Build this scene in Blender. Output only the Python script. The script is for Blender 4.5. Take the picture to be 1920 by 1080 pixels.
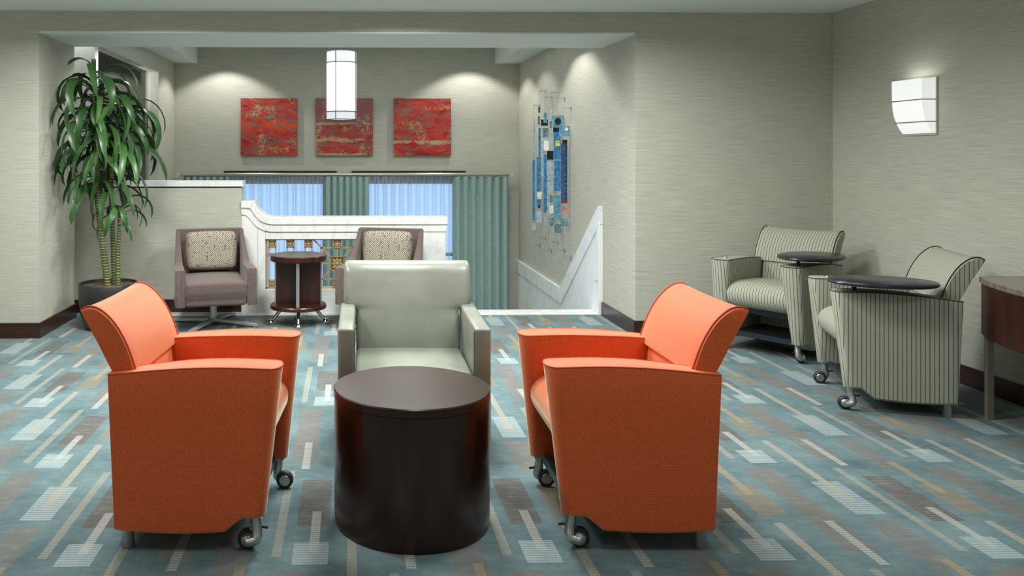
import bpy, bmesh, math, random
from mathutils import Vector, Matrix
random.seed(7)
PI = math.pi
for o in list(bpy.data.objects): bpy.data.objects.remove(o)
SC = bpy.context.scene
COL = SC.collection

# ------------------------------------------------------------------ camera
H = 1.4; FPX = 1540.0; TH = math.atan(27/1540.0)
cam = bpy.data.cameras.new('camera'); cam.sensor_width = 36; cam.lens = FPX/1920*36
cam.shift_x = (960-682)/1920; cam.shift_y = -(540-292)/1920
cam.clip_start = .05; cam.clip_end = 60
co = bpy.data.objects.new('camera', cam); COL.objects.link(co)
co.location = (0, 0, H); co.rotation_euler = (PI/2, 0, -TH)
SC.camera = co
# ------------------------------------------------------------------ world (daylight outside the windows), exposure
w = bpy.data.worlds.new('world'); SC.world = w; w.use_nodes = True
bg = w.node_tree.nodes['Background']; bg.inputs[0].default_value = (.40, .62, 1.0, 1); bg.inputs[1].default_value = 1.9
SC.view_settings.view_transform = 'Standard'; SC.view_settings.look = 'None'
SC.view_settings.gamma = 1; SC.view_settings.use_curve_mapping = False; SC.view_settings.exposure = 0.0
# ------------------------------------------------------------------ lights
def area(loc, sx, sy, power, color=(1, .97, .92), spread=180, rot=(0, 0, 0)):
    l = bpy.data.lights.new('area_light', 'AREA'); l.shape = 'RECTANGLE'; l.size = sx; l.size_y = sy
    l.energy = power; l.color = color; l.spread = math.radians(spread)
    o = bpy.data.objects.new('area_light', l); COL.objects.link(o); o.location = loc; o.rotation_euler = rot
    return o
def spot(loc, power, size=110, blend=.35, color=(1, .98, .95), rot=(0, 0, 0), rad=.018):
    l = bpy.data.lights.new('spot_light', 'SPOT'); l.energy = power; l.spot_size = math.radians(size); l.spot_blend = blend
    l.color = color; l.shadow_soft_size = rad
    o = bpy.data.objects.new('spot_light', l); COL.objects.link(o); o.location = loc; o.rotation_euler = rot
    return o
def point(loc, power, color=(1, .96, .9), rad=.05):
    l = bpy.data.lights.new('point_light', 'POINT'); l.energy = power; l.color = color; l.shadow_soft_size = rad
    o = bpy.data.objects.new('point_light', l); COL.objects.link(o); o.location = loc
    return o
# the lounge's ceiling lights; the weakest is added to lift the leather arm fronts
for (x, y, p) in ((-3.1, 4.9, 14), (-1.4, 5.4, 52), (.4, 5.5, 60), (1.75, 5.25, 24), (-1.2, 3.7, 30), (.3, 4.0, 26), (1.3, 3.7, 25), (.3, 2.1, 7), (-2.2, 1.9, 13), (2.0, 1.9, 9)):
    area((x, y, 2.49), .45, .45, p, (.99, 1.0, .98), 165)
# fill points added outside the frame; the warmest is the console lamp
for (x, y, z, p, c) in ((-3.8, 4.2, 1.75, 9, (1, .98, .95)), (3.5, 3.4, 1.35, 1.0, (1, .88, .72)), (1.6, -1.4, 1.7, 14, (1, .97, .93)), (-2.4, -1.2, 1.75, 18, (1, .97, .93))):
    point((x, y, z), p, c, .16)
# the stair bay's recessed spots; the last is added to brighten the pier
for (x, y, p) in ((-1.6, 10.25, 46), (1.55, 10.25, 46), (-1.7, 7.8, 60), (1.60, 7.8, 62), (1.55, 9.3, 26), (-2.5, 7.275, 13)):
    spot((x, y, 2.84), p, 114, .3)
area((0, 8.6, 2.87), 2.2, 1.6, 30, (.96, 1, 1), 175)  # broad unseen fill added under the bay ceiling, no fixture there

# ------------------------------------------------------------------ material helpers
class NT:
    def __init__(s, name):
        s.m = bpy.data.materials.new(name); s.m.use_nodes = True
        s.t = s.m.node_tree; s.b = s.t.nodes['Principled BSDF']; s.n = s.t.nodes; s.l = s.t.links
        s.tc = None
    def coord(s, which='Object'):
        if s.tc is None: s.tc = s.n.new('ShaderNodeTexCoord')
        return s.tc.outputs[which]
    def put(s, sock, v):
        if isinstance(v, bpy.types.NodeSocket): s.l.new(v, sock)
        elif v is not None: sock.default_value = v
    def math(s, op, a, b=None, c=None):
        n = s.n.new('ShaderNodeMath'); n.operation = op; s.put(n.inputs[0], a)
        if b is not None: s.put(n.inputs[1], b)
        if c is not None: s.put(n.inputs[2], c)
        return n.outputs[0]
    def sep(s, v):
        n = s.n.new('ShaderNodeSeparateXYZ'); s.l.new(v, n.inputs[0]); return n.outputs
    def comb(s, x=0., y=0., z=0.):
        n = s.n.new('ShaderNodeCombineXYZ')
        for i, v in enumerate((x, y, z)): s.put(n.inputs[i], v)
        return n.outputs[0]
    def mapping(s, v, sc=(1, 1, 1), loc=(0, 0, 0), rot=(0, 0, 0)):
        n = s.n.new('ShaderNodeMapping'); s.l.new(v, n.inputs[0])
        n.inputs['Scale'].default_value = sc; n.inputs['Location'].default_value = loc; n.inputs['Rotation'].default_value = rot
        return n.outputs[0]
    def noise(s, v=None, scale=5., detail=3., rough=.55, dist=0.):
        n = s.n.new('ShaderNodeTexNoise'); s.put(n.inputs['Scale'], scale); n.inputs['Detail'].default_value = detail
        n.inputs['Roughness'].default_value = rough; n.inputs['Distortion'].default_value = dist
        if v is not None: s.l.new(v, n.inputs['Vector'])
        return n.outputs[0]
    def mix(s, f, a, b, mode='MIX'):
        n = s.n.new('ShaderNodeMix'); n.data_type = 'RGBA'; n.blend_type = mode
        s.put(n.inputs[0], f)
        for i, v in ((6, a), (7, b)):
            if isinstance(v, tuple) and len(v) == 3: v = v + (1,)
            s.put(n.inputs[i], v)
        return n.outputs[2]
    def ramp(s, f, stops):
        n = s.n.new('ShaderNodeValToRGB'); s.l.new(f, n.inputs[0]); r = n.color_ramp
        while len(r.elements) > 1: r.elements.remove(r.elements[-1])
        for i, (p, c) in enumerate(stops):
            e = r.elements[0] if i == 0 else r.elements.new(p)
            e.position = p; e.color = c + (1,) if len(c) == 3 else c
        return n.outputs[0]
    def bump(s, h, strength=.3, dist=.002):
        n = s.n.new('ShaderNodeBump'); n.inputs['Strength'].default_value = strength; n.inputs['Distance'].default_value = dist
        s.l.new(h, n.inputs['Height']); s.l.new(n.outputs[0], s.b.inputs['Normal']); return n
    def base(s, c, rough=.6, metal=0., spec=.5):
        if isinstance(c, tuple) and len(c) == 3: c = c + (1,)
        s.put(s.b.inputs['Base Color'], c); s.put(s.b.inputs['Roughness'], rough)
        s.b.inputs['Metallic'].default_value = metal; s.b.inputs['Specular IOR Level'].default_value = spec
        return s
def srgb(r, g, b):
    f = lambda c: (c/255/12.92) if c/255 <= .04045 else ((c/255+.055)/1.055)**2.4
    return (f(r), f(g), f(b))
MATS = {}
def simple(name, c, rough=.5, metal=0., spec=.5):
    if name not in MATS: MATS[name] = NT(name).base(c, rough, metal, spec).m
    return MATS[name]
def wallpaper(name, c, k=1.):
    t = NT(name); v = t.coord()
    # fine horizontal grasscloth threads with slight vertical weave
    x, y, z = t.sep(v)
    h = t.math('ADD', x, y)
    a = t.noise(t.comb(t.math('MULTIPLY', h, 4.), 0., t.math('MULTIPLY', z, 260.)), 1., 2.)
    b = t.noise(t.comb(t.math('MULTIPLY', h, 300.), 0., t.math('MULTIPLY', z, 60.)), 1., 1.)
    f = t.math('ADD', t.math('MULTIPLY', a, .7), t.math('MULTIPLY', b, .3))
    lo = tuple(q*.80 for q in c); hi = tuple(min(1, q*1.18) for q in c)
    col = t.ramp(f, [(.36, lo), (.64, hi)])
    big = t.noise(v, 1.3, 2.)
    col = t.mix(t.math('MULTIPLY', big, .25), col, tuple(q*.85 for q in c))
    t.base(col, .75, 0, .25); t.bump(f, .35, .0015); return t.m
M_wall = wallpaper('grasscloth_wallpaper', srgb(188, 188, 174))
M_ceil = simple('ceiling_paint', srgb(226, 231, 226), .9, 0, .2)
def wood(name, c1, c2, rough=.3, axis=2, sc=1.):
    t = NT(name); v = t.coord()
    s_ = [14*sc, 14*sc, 14*sc]; s_[axis] = 1.0*sc
    n = t.noise(t.mapping(v, tuple(s_)), 2., 5., .6, .6)
    t.base(t.ramp(n, [(.3, c1), (.7, c2)]), rough, 0, .5); t.bump(n, .05, .001); return t.m
M_base = wood('dark_baseboard_wood', srgb(38, 20, 14), srgb(66, 36, 24), .28, 0)
M_wood = wood('espresso_wood', srgb(30, 14, 8), srgb(64, 30, 17), .28, 2)
M_drum = wood('drum_table_wood', srgb(32, 15, 7), srgb(54, 26, 12), .25, 2, .6)
M_cherry = wood('cherry_apron_wood', srgb(34, 9, 5), srgb(60, 20, 10), .3, 2)
def marble(name, c, vein, amt=.55, sc=3., rot=(0, 0, .5)):
    t = NT(name); v = t.mapping(t.coord(), (1, 1, .45), (0, 0, 0), rot)
    n = t.noise(v, sc, 6., .6, 1.6)
    k = t.math('ABSOLUTE', t.math('SUBTRACT', n, .5))
    f = t.math('MULTIPLY', t.math('SUBTRACT', 1., t.math('MINIMUM', t.math('MULTIPLY', k, 26.), 1.)), amt)
    cloud = t.noise(v, sc*.8, 3.)
    f = t.math('MULTIPLY', f, t.math('MULTIPLY', cloud, 1.3))
    col = t.mix(t.math('MULTIPLY', cloud, .35), c, tuple(q*.82 for q in c))
    t.base(t.mix(f, col, vein), .22, 0, .5); return t.m
M_marb = marble('white_marble', srgb(240, 242, 238), srgb(176, 182, 184), .42)
M_marb2 = marble('brown_marble', srgb(122, 112, 96), srgb(48, 40, 32), 1.0, 14.)
M_black = simple('black_plastic', (.012, .012, .014), .4)
M_rubber = simple('caster_rubber', (.02, .022, .026), .5)
M_slot = simple('slot_black', (.006, .006, .006), .6)
M_silver = simple('satin_silver', (.46, .47, .47), .33, .85)
M_chrome = simple('chrome', (.66, .67, .69), .12, 1.)
M_steel = simple('brushed_steel', (.50, .52, .52), .4, .7)
M_rod = simple('champagne_metal', (.62, .58, .48), .28, .8)
M_bronze = simple('antique_brass', (.74, .56, .30), .34, .7)
M_bronze_d = simple('antique_brass_recess', (.22, .14, .06), .5, .5)
M_tab = simple('tablet_laminate', srgb(33, 36, 44), .28)

def carpet():
    t = NT('patterned_carpet'); v = t.coord(); X, Y, Z = t.sep(v)
    PX, PY, SH = .812, .897, .406
    vv = t.math('DIVIDE', t.math('SUBTRACT', Y, 2.978), PY)
    j = t.math('FLOOR', vv)
    fv = t.math('MULTIPLY', t.math('SUBTRACT', vv, j), PY)
    uu = t.math('SUBTRACT', t.math('SUBTRACT', X, 1.425), t.math('MULTIPLY', j, SH))
    un = t.math('DIVIDE', uu, PX)
    fu = t.math('MULTIPLY', t.math('SUBTRACT', un, t.math('FLOOR', un)), PX)
    # stripes of the woven ribs
    st = t.math('LESS_THAN', t.math('FRACT', t.math('ADD', t.math('DIVIDE', Y, .0172), t.math('MULTIPLY', t.noise(v, 90., 1.), .35))), .56)
    cl = {}
    def soft(k):   # rib opacity 1 on rib, 1-k between
        if k not in cl: cl[k] = t.math('ADD', t.math('MULTIPLY', st, k), 1-k)
        return cl[k]
    n1 = t.noise(v, 3.2, 4., .6); n2 = t.noise(v, 160., 2.)
    teal = t.ramp(n1, [(.3, srgb(84, 108, 112)), (.68, srgb(120, 144, 147))])
    col = teal
    longb = srgb(126, 118, 109); dark = srgb(104, 90, 80); tan = srgb(140, 129, 108); white = srgb(178, 192, 192)
    cream = srgb(176, 171, 150); ws = srgb(190, 190, 184); gold = srgb(168, 154, 118)
    E = [(.34, .455, -.108, .684, longb, .45, .85), (.145, .262, .645, 1.035, longb, .35, .7), (0, .125, .13, .573, dark, .6, .92),
         (.175, .29, .195, .487, tan, .4, .85), (.555, .675, .193, .516, white, .75, .74), (0, .125, -.163, 0, white, .6, .78),
         (.597, .631, .316, 1.026, cream, .5, .85), (.738, .771, -.106, .672, cream, .55, .62), (.055, .09, -.075, .257, ws, .5, .8),
         (.392, .427, -.20, .14, ws, .6, .8), (.216, .251, .389, .735, gold, .5, .7)]
    def rect(u0, u1, v0, v1):
        a = t.math('LESS_THAN', t.math('ABSOLUTE', t.math('SUBTRACT', fu, (u0+u1)/2)), (u1-u0)/2)
        b = t.math('LESS_THAN', t.math('ABSOLUTE', t.math('SUBTRACT', fv, (v0+v1)/2)), (v1-v0)/2)
        return t.math('MULTIPLY', a, b)
    for (u0, u1, v0, v1, c, k, op) in E:
        ms = []
        for kk in (-1, 0, 1):
            a, b = max(v0-kk*PY, 0), min(v1-kk*PY, PY)
            if b <= a: continue
            d0 = (u0-kk*SH) % PX; d1 = d0+(u1-u0)
            ms.append(rect(d0, min(d1, PX+.01), a, b))
            if d1 > PX: ms.append(rect(-.01, d1-PX, a, b))
        m = ms[0]
        for q in ms[1:]: m = t.math('MAXIMUM', m, q)
        m = t.math('MULTIPLY', t.math('MULTIPLY', m, soft(k)), op)
        col = t.mix(m, col, c)
    n5 = t.noise(t.mapping(v, (260, 420, 1)), 1., 2., .7); n6 = t.noise(t.mapping(v, (1, 2.2, 1)), 12., 5., .75)
    spk = t.math('MULTIPLY', t.math('MAXIMUM', t.math('SUBTRACT', n5, .42), 0.), 1.5)
    col = t.mix(t.math('ADD', t.math('MULTIPLY', n2, .16), spk), col, (.06, .07, .07), 'MIX')
    col = t.mix(t.math('MULTIPLY', t.math('MAXIMUM', t.math('SUBTRACT', n6, .48), 0.), .5), col, (.55, .62, .62), 'MIX')
    t.base(col, .95, 0, .1); t.bump(n2, .5, .004)
    return t.m
M_carpet = carpet()

def tri(t, v=None):
    """side-dependent plane coordinates (p, q) on an upholstered part, from its own surface normal"""
    x, y, z = t.sep(t.coord()); nx, ny, nz = t.sep(t.coord('Normal'))
    isy = t.math('GREATER_THAN', t.math('ABSOLUTE', ny), .72)
    inv = t.math('SUBTRACT', 1., isy)
    p = t.math('ADD', t.math('MULTIPLY', x, isy), t.math('MULTIPLY', y, inv))
    isz = t.math('GREATER_THAN', t.math('ABSOLUTE', nz), .72)
    invz = t.math('SUBTRACT', 1., isz)
    q = t.math('ADD', t.math('MULTIPLY', z, invz), t.math('MULTIPLY', x, isz))
    return p, q
def orange_fabric():
    t = NT('orange_maze_fabric'); p, q = tri(t); P = .075
    def cell(a, off):
        return t.math('SUBTRACT', t.math('FRACT', t.math('ADD', t.math('DIVIDE', a, P), off)), .5)
    row = t.math('FLOOR', t.math('DIVIDE', q, P))
    a = cell(t.math('ADD', p, t.math('MULTIPLY', row, P*.5)), 0.); b = cell(q, 0.)
    d = t.math('MAXIMUM', t.math('ABSOLUTE', a), t.math('ABSOLUTE', b))
    s = t.math('SINE', t.math('MULTIPLY', d, 2*PI*9))
    th = t.noise(t.comb(t.math('MULTIPLY', p, 420.), t.math('MULTIPLY', q, 60.), 0.), 1., 2.)
    f = t.math('ADD', t.math('MULTIPLY', s, .11), th)
    t.base(t.ramp(f, [(.25, srgb(196, 76, 30)), (.75, srgb(220, 102, 46))]), .62, 0, .4)
    t.b.inputs['Sheen Weight'].default_value = .75; t.b.inputs['Sheen Roughness'].default_value = .38; t.b.inputs['Sheen Tint'].default_value = (.88, 1, .72, 1)
    t.bump(f, .15, .001); return t.m
M_orange = orange_fabric(); M_opipe = simple('orange_piping', srgb(196, 84, 56), .8)
def stripe_fabric():
    t = NT('sage_striped_fabric'); p, q = tri(t)
    w_ = t.math('MULTIPLY', t.math('SUBTRACT', t.noise(t.comb(t.math('MULTIPLY', p, 60.), t.math('MULTIPLY', q, 500.), 0.), 1., 1.), .5), .004)
    s = t.math('FRACT', t.math('DIVIDE', t.math('ADD', p, w_), .0215))
    m = t.math('LESS_THAN', s, .17)
    th = t.noise(t.comb(t.math('MULTIPLY', p, 700.), t.math('MULTIPLY', q, 300.), 0.), 1., 2.)
    c = t.ramp(th, [(.3, srgb(150, 154, 138)), (.7, srgb(186, 188, 170))])
    t.base(t.mix(t.math('MULTIPLY', m, .88), c, srgb(50, 44, 42)), .85, 0, .15)
    t.bump(th, .2, .001); return t.m
M_stripe = stripe_fabric(); M_dpipe = simple('dark_piping', srgb(40, 36, 34), .8)
def leather():
    t = NT('grey_leather'); v = t.coord(); n = t.noise(v, 3., 3.); n2 = t.noise(v, 130., 3.)
    t.base(t.ramp(n, [(.3, srgb(120, 125, 112)), (.7, srgb(141, 146, 134))]), t.math('ADD', t.math('MULTIPLY', n, .2), .22), 0, .5)
    n3 = t.noise(v, 9., 2., .5, .8)
    h = t.math('ADD', t.math('MULTIPLY', n2, .12), n3)
    t.bump(h, .25, .004); return t.m
M_leath = leather()
def brownfab():
    t = NT('taupe_fabric'); v = t.coord(); n = t.noise(t.mapping(v, (420, 420, 50)), 1., 2.)
    t.base(t.ramp(n, [(.3, srgb(82, 70, 66)), (.7, srgb(110, 96, 91))]), .85, 0, .15)
    t.b.inputs['Sheen Weight'].default_value = .2; t.bump(n, .2, .001); return t.m
M_brown = brownfab()
def pillowfab():
    t = NT('cream_dash_pillow_fabric'); x, y, z = t.sep(t.coord()); P = .026
    r = t.math('FLOOR', t.math('DIVIDE', z, P)); cidx = t.math('FLOOR', t.math('DIVIDE', y, P))
    par = t.math('SUBTRACT', t.math('MULTIPLY', t.math('FRACT', t.math('MULTIPLY', t.math('ADD', r, cidx), .5)), 4.), 1.)   # -1 / +1
    a = t.math('SUBTRACT', t.math('FRACT', t.math('DIVIDE', y, P)), .5); b = t.math('SUBTRACT', t.math('FRACT', t.math('DIVIDE', z, P)), .5)
    d = t.math('SUBTRACT', a, t.math('MULTIPLY', b, par))
    s = t.math('FRACT', t.math('MULTIPLY', d, 1.6))
    m = t.math('LESS_THAN', s, .52)
    n = t.noise(t.coord(), 60., 1.)
    m = t.math('MULTIPLY', m, t.math('GREATER_THAN', n, .36))
    t.base(t.mix(m, srgb(98, 86, 76), srgb(182, 177, 160)), .85, 0, .15); return t.m
M_pill = pillowfab()
def curtain_mat():
    t = NT('sage_curtain_fabric'); n = t.noise(t.coord(), 40., 2.)
    t.base(t.ramp(n, [(.3, srgb(140, 170, 166)), (.7, srgb(158, 186, 180))]), .6, 0, .3)
    t.b.inputs['Sheen Weight'].default_value = .2; return t.m
M_curt = curtain_mat()
def sheer_mat():
    m = bpy.data.materials.new('sheer_voile'); m.use_nodes = True; nt = m.node_tree; n = nt.nodes; l = nt.links
    for q in list(n): n.remove(q)
    out = n.new('ShaderNodeOutputMaterial'); tr = n.new('ShaderNodeBsdfTransparent'); tl = n.new('ShaderNodeBsdfTranslucent'); df = n.new('ShaderNodeBsdfDiffuse')
    tr.inputs[0].default_value = (.95, .97, 1, 1); tl.inputs[0].default_value = (.86, .9, .95, 1); df.inputs[0].default_value = (.7, .75, .8, 1)
    a = n.new('ShaderNodeMixShader'); b = n.new('ShaderNodeMixShader'); a.inputs[0].default_value = .4; b.inputs[0].default_value = .52
    lw = n.new('ShaderNodeLayerWeight'); lw.inputs[0].default_value = .35
    mp = n.new('ShaderNodeMapRange'); mp.inputs[1].default_value = 0; mp.inputs[2].default_value = 1; mp.inputs[3].default_value = .50; mp.inputs[4].default_value = 1.0
    l.new(lw.outputs['Facing'], mp.inputs[0]); l.new(mp.outputs[0], b.inputs[0])
    l.new(tl.outputs[0], a.inputs[1]); l.new(df.outputs[0], a.inputs[2]); l.new(tr.outputs[0], b.inputs[1]); l.new(a.outputs[0], b.inputs[2])
    l.new(b.outputs[0], out.inputs[0]); return m
M_sheer = sheer_mat()
def glassmat(name, tint, rough=.02, alpha_mix=.12):
    m = bpy.data.materials.new(name); m.use_nodes = True; nt = m.node_tree; n = nt.nodes; l = nt.links
    for q in list(n): n.remove(q)
    out = n.new('ShaderNodeOutputMaterial'); tr = n.new('ShaderNodeBsdfTransparent'); gl = n.new('ShaderNodeBsdfGlossy')
    tr.inputs[0].default_value = tint + (1,); gl.inputs[1].default_value = rough
    mx = n.new('ShaderNodeMixShader'); fr = n.new('ShaderNodeFresnel'); fr.inputs[0].default_value = 1.5
    l.new(fr.outputs[0], mx.inputs[0]); l.new(tr.outputs[0], mx.inputs[1]); l.new(gl.outputs[0], mx.inputs[2]); l.new(mx.outputs[0], out.inputs[0])
    return m
M_glass = glassmat('clear_glass', (.95, .97, .96)); M_acry = simple('clear_acrylic', (.95, .97, .97), .05)
MATS['clear_acrylic'].node_tree.nodes['Principled BSDF'].inputs['Transmission Weight'].default_value = .85
def emis(name, c, s, base=(.9, .9, .9)):
    t = NT(name).base(base, .5); t.b.inputs['Emission Color'].default_value = c+(1,); t.b.inputs['Emission Strength'].default_value = s; return t.m
M_pend = emis('pendant_shade_glow', (1, .985, .97), 1.3, (.6, .6, .6)); M_pend2 = emis('pendant_shade_glow_end', (.9, .93, 1), .62, (.45, .45, .45))
M_sconce = emis('sconce_glass_glow', (.95, .97, .96), .62, (.7, .7, .7)); M_bulb = emis('flush_light_glow', (1, 1, 1), 3.)

# ------------------------------------------------------------------ mesh helpers
def obj(name, bm, mat, parent=None, smooth=True, ang=35, bev=None, label=None):
    me = bpy.data.meshes.new(name); bmesh.ops.recalc_face_normals(bm, faces=bm.faces[:]); bm.to_mesh(me); bm.free()
    if mat is not None:
        for m in (mat if isinstance(mat, (list, tuple)) else [mat]): me.materials.append(m)
    if smooth:
        me.shade_smooth(); me.set_sharp_from_angle(angle=math.radians(ang))
    o = bpy.data.objects.new(name, me); COL.objects.link(o); o.parent = parent
    if bev:
        b = o.modifiers.new('bevel', 'BEVEL'); b.width = bev; b.segments = 2; b.limit_method = 'ANGLE'; b.angle_limit = math.radians(40)
    if label: o['label'] = label
    return o
def thing(name, label, cat, loc=(0, 0, 0), rz=0, group=None):
    o = bpy.data.objects.new(name, None); COL.objects.link(o); o.empty_display_size = .1
    o.location = loc; o.rotation_euler = (0, 0, rz); return tag(o, label, cat, group)
def tag(o, label, cat, group=None):
    o['label'] = label; o['category'] = cat
    if group: o['group'] = group
    return o
def struct(o, label=None, cat=None):
    o['kind'] = 'structure'
    if label: o['label'] = label
    if cat: o['category'] = cat
    return o
def B(): return bmesh.new()
def box(bm, x0, x1, y0, y1, z0, z1, mi=0):
    vs = [bm.verts.new(p) for p in ((x0, y0, z0), (x1, y0, z0), (x1, y1, z0), (x0, y1, z0), (x0, y0, z1), (x1, y0, z1), (x1, y1, z1), (x0, y1, z1))]
    for f in ((0, 3, 2, 1), (4, 5, 6, 7), (0, 1, 5, 4), (1, 2, 6, 5), (2, 3, 7, 6), (3, 0, 4, 7)):
        bm.faces.new([vs[i] for i in f]).material_index = mi
    return bm
def bx(x0, x1, y0, y1, z0, z1): return box(B(), x0, x1, y0, y1, z0, z1)
def rbox(x0, x1, y0, y1, z0, z1, r=.02, seg=4, fn=None, cuts=0):
    bm = bx(x0, x1, y0, y1, z0, z1)
    if cuts: bmesh.ops.subdivide_edges(bm, edges=bm.edges[:], cuts=cuts, use_grid_fill=True)
    es = [e for e in bm.edges if len(e.link_faces) == 2 and e.calc_face_angle(0) > .5]
    bmesh.ops.bevel(bm, geom=es, offset=r, segments=seg, profile=.5, affect='EDGES')
    if fn:
        for v in bm.verts: v.co = fn(v.co.copy())
    return bm
def prism(pts, a0, a1, axis='y', bm=None):
    """polygon of 2-D points extruded along an axis: y -> (x,z), z -> (x,y), x -> (y,z)"""
    bm = bm or B()
    def P(p, a):
        return (p[0], a, p[1]) if axis == 'y' else ((p[0], p[1], a) if axis == 'z' else (a, p[0], p[1]))
    A = [bm.verts.new(P(p, a0)) for p in pts]; Bv = [bm.verts.new(P(p, a1)) for p in pts]
    n = len(pts)
    bm.faces.new(A); bm.faces.new(Bv[::-1])
    for i in range(n): bm.faces.new([A[i], Bv[i], Bv[(i+1) % n], A[(i+1) % n]])
    return bm
def loft(rings, bm=None, caps=True, closed=True):
    bm = bm or B(); R = [[bm.verts.new(p) for p in r] for r in rings]; n = len(R[0])
    for a, b in zip(R, R[1:]):
        for i in range(n if closed else n-1):
            bm.faces.new([a[i], a[(i+1) % n], b[(i+1) % n], b[i]])
    if caps:
        bm.faces.new(R[0][::-1]); bm.faces.new(R[-1])
    return bm
def tube(pts, r, seg=8, bm=None, closed=False, caps=True):
    bm = bm or B(); pts = [Vector(p) for p in pts]; n = len(pts); rings = []
    up = Vector((0, 0, 1)); prev = None
    for i, p in enumerate(pts):
        a = pts[i-1] if (i > 0 or closed) else p; b = pts[(i+1) % n] if (i < n-1 or closed) else p
        d = (b-a).normalized()
        if prev is None:
            u = d.cross(up)
            if u.length < .1: u = d.cross(Vector((1, 0, 0)))
        else: u = prev - d*prev.dot(d)
        u.normalize(); prev = u; v = d.cross(u)
        rr = r[i] if isinstance(r, (list, tuple)) else r
        rings.append([bm.verts.new(p+u*math.cos(2*PI*k/seg)*rr+v*math.sin(2*PI*k/seg)*rr) for k in range(seg)])
    for i in range(n if closed else n-1):
        a, b = rings[i], rings[(i+1) % n]
        for k in range(seg): bm.faces.new([a[k], a[(k+1) % seg], b[(k+1) % seg], b[k]])
    if caps and not closed:
        bm.faces.new(rings[0][::-1]); bm.faces.new(rings[-1])
    return bm
def lathe(prof, c=(0, 0, 0), seg=32, bm=None, axis='z', sy=1.):
    """profile [(r, h)]"""
    bm = bm or B(); rings = []
    for r, h in prof:
        ring = []
        for k in range(seg):
            a = 2*PI*k/seg; u, v = r*math.cos(a), r*math.sin(a)*sy
            p = (u, v, h) if axis == 'z' else ((u, h, v) if axis == 'y' else (h, u, v))
            ring.append((p[0]+c[0], p[1]+c[1], p[2]+c[2]))
        rings.append(ring)
    return loft(rings, bm)
def smooth_path(pts, n=6, closed=False):
    """Catmull-Rom"""
    P = [Vector(p) for p in pts]; out = []; m = len(P)
    rng = range(m) if closed else range(m-1)
    for i in rng:
        if closed: p0, p1, p2, p3 = P[i-1], P[i], P[(i+1) % m], P[(i+2) % m]
        else: p0, p1, p2, p3 = P[max(i-1, 0)], P[i], P[i+1], P[min(i+2, m-1)]
        for k in range(n):
            t_ = k/n
            out.append(.5*((2*p1)+(-p0+p2)*t_+(2*p0-5*p1+4*p2-p3)*t_*t_+(-p0+3*p1-3*p2+p3)*t_**3))
    if not closed: out.append(P[-1])
    return out
def sp2(pts, n=5): return [(v.x, v.y) for v in smooth_path([(a, b, 0) for a, b in pts], n)]

# ================================================================== the setting
XL, XR, YB = -4.3, 3.77, -2.2
Y1, Y2, Y3 = 6.35, 7.17, 7.37          # lounge front wall, back of the opening, half wall face
JL, JR = -2.385, 2.225                 # jamb faces
ZC, ZH = 2.515, 2.345                  # ceiling, header underside
ZT = 2.92                              # stair bay ceiling
YF = 10.75                             # far wall
ZB = -2.2
def S(name, bm, mat, bev=None): return struct(obj(name, bm, mat, None, False, bev=bev))
S('floor', bx(XL, XR+.1, YB, 7.2, -.12, 0), M_carpet)
S('ceiling', bx(XL-.1, XR+.1, YB-.1, Y1, ZC, ZC+.15), M_ceil)
S('wall_front_left', bx(XL-.1, JL, Y1, Y2, -.12, ZT+.1), M_wall)
S('wall_front_right', bx(JR, XR+.1, Y1, Y2, -.12, ZT+.1), M_wall)
hd = S('wall_front_header', bx(JL, JR, Y1, Y2-.01, ZH+.012, ZT+.1), M_wall)
S('ceiling_header_soffit', bx(JL, JR, Y1+.002, Y2, ZH, ZH+.012), M_ceil)
S('wall_right', bx(XR, XR+.1, YB, Y1, -.12, ZC+.1), M_wall)
S('wall_left', bx(XL-.1, XL, YB, Y1, -.12, ZC+.1), M_wall)
S('wall_back', bx(XL-.1, XR+.1, YB-.1, YB, -.12, ZC+.1), M_wall)
# thin light trim bead in the corner of the right wall
S('trim_corner_bead', bx(XR-.006, XR, Y1-.006, Y1, .12, ZC), simple('bead', srgb(176, 174, 160), .6))
# stair bay
S('wall_stair_right', bx(JR, JR+.12, Y2, YF+.12, ZB, ZT+.1), M_wall)
S('trim_far_right_bead', bx(JR-.007, JR, YF-.007, YF, ZB, 2.605), simple('bead', srgb(176, 174, 160), .6))
LX = -2.28                             # left wall of the bay
S('wall_stair_left_pier', bx(-2.749, LX, Y3+.03, 7.5, 1.175, ZT), simple('white_paint', srgb(222, 226, 228), .6))
S('wall_stair_left_pier_low', bx(LX-.13, LX, Y3+.171, 7.5+.1, ZB, .95), M_wall)
S('wall_stair_left', bx(LX-.13, LX, 9.86, YF, ZB, ZT), M_wall)
S('wall_stair_left_low', bx(LX-.13, LX, 7.5, 9.86, ZB, .95), M_wall)
S('wall_stair_left_head', bx(LX-.13, LX, 7.5, 9.86, 2.40, ZT), M_wall)
S('trim_far_left_bead', bx(LX, LX+.007, YF-.007, YF, ZB, 2.605), simple('bead', srgb(176, 174, 160), .6))
S('wall_side_bay_near', bx(-5.6, -2.75, Y2, Y3+.13, -.12, ZT), M_wall)
S('wall_side_bay_left', bx(-5.7, -5.6, Y2, YF+.12, ZB, ZT), M_wall)
S('ceiling_stair_bay', bx(-5.7, JR+.12, Y2-.01, YF+.12, ZT, ZT+.1), M_ceil)
S('trim_beam_left', bx(LX, -1.98, Y2, YF, 2.605, ZT), M_ceil)
S('trim_beam_right', bx(1.91, JR, Y2, YF, 2.605, ZT), M_ceil)
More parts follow.
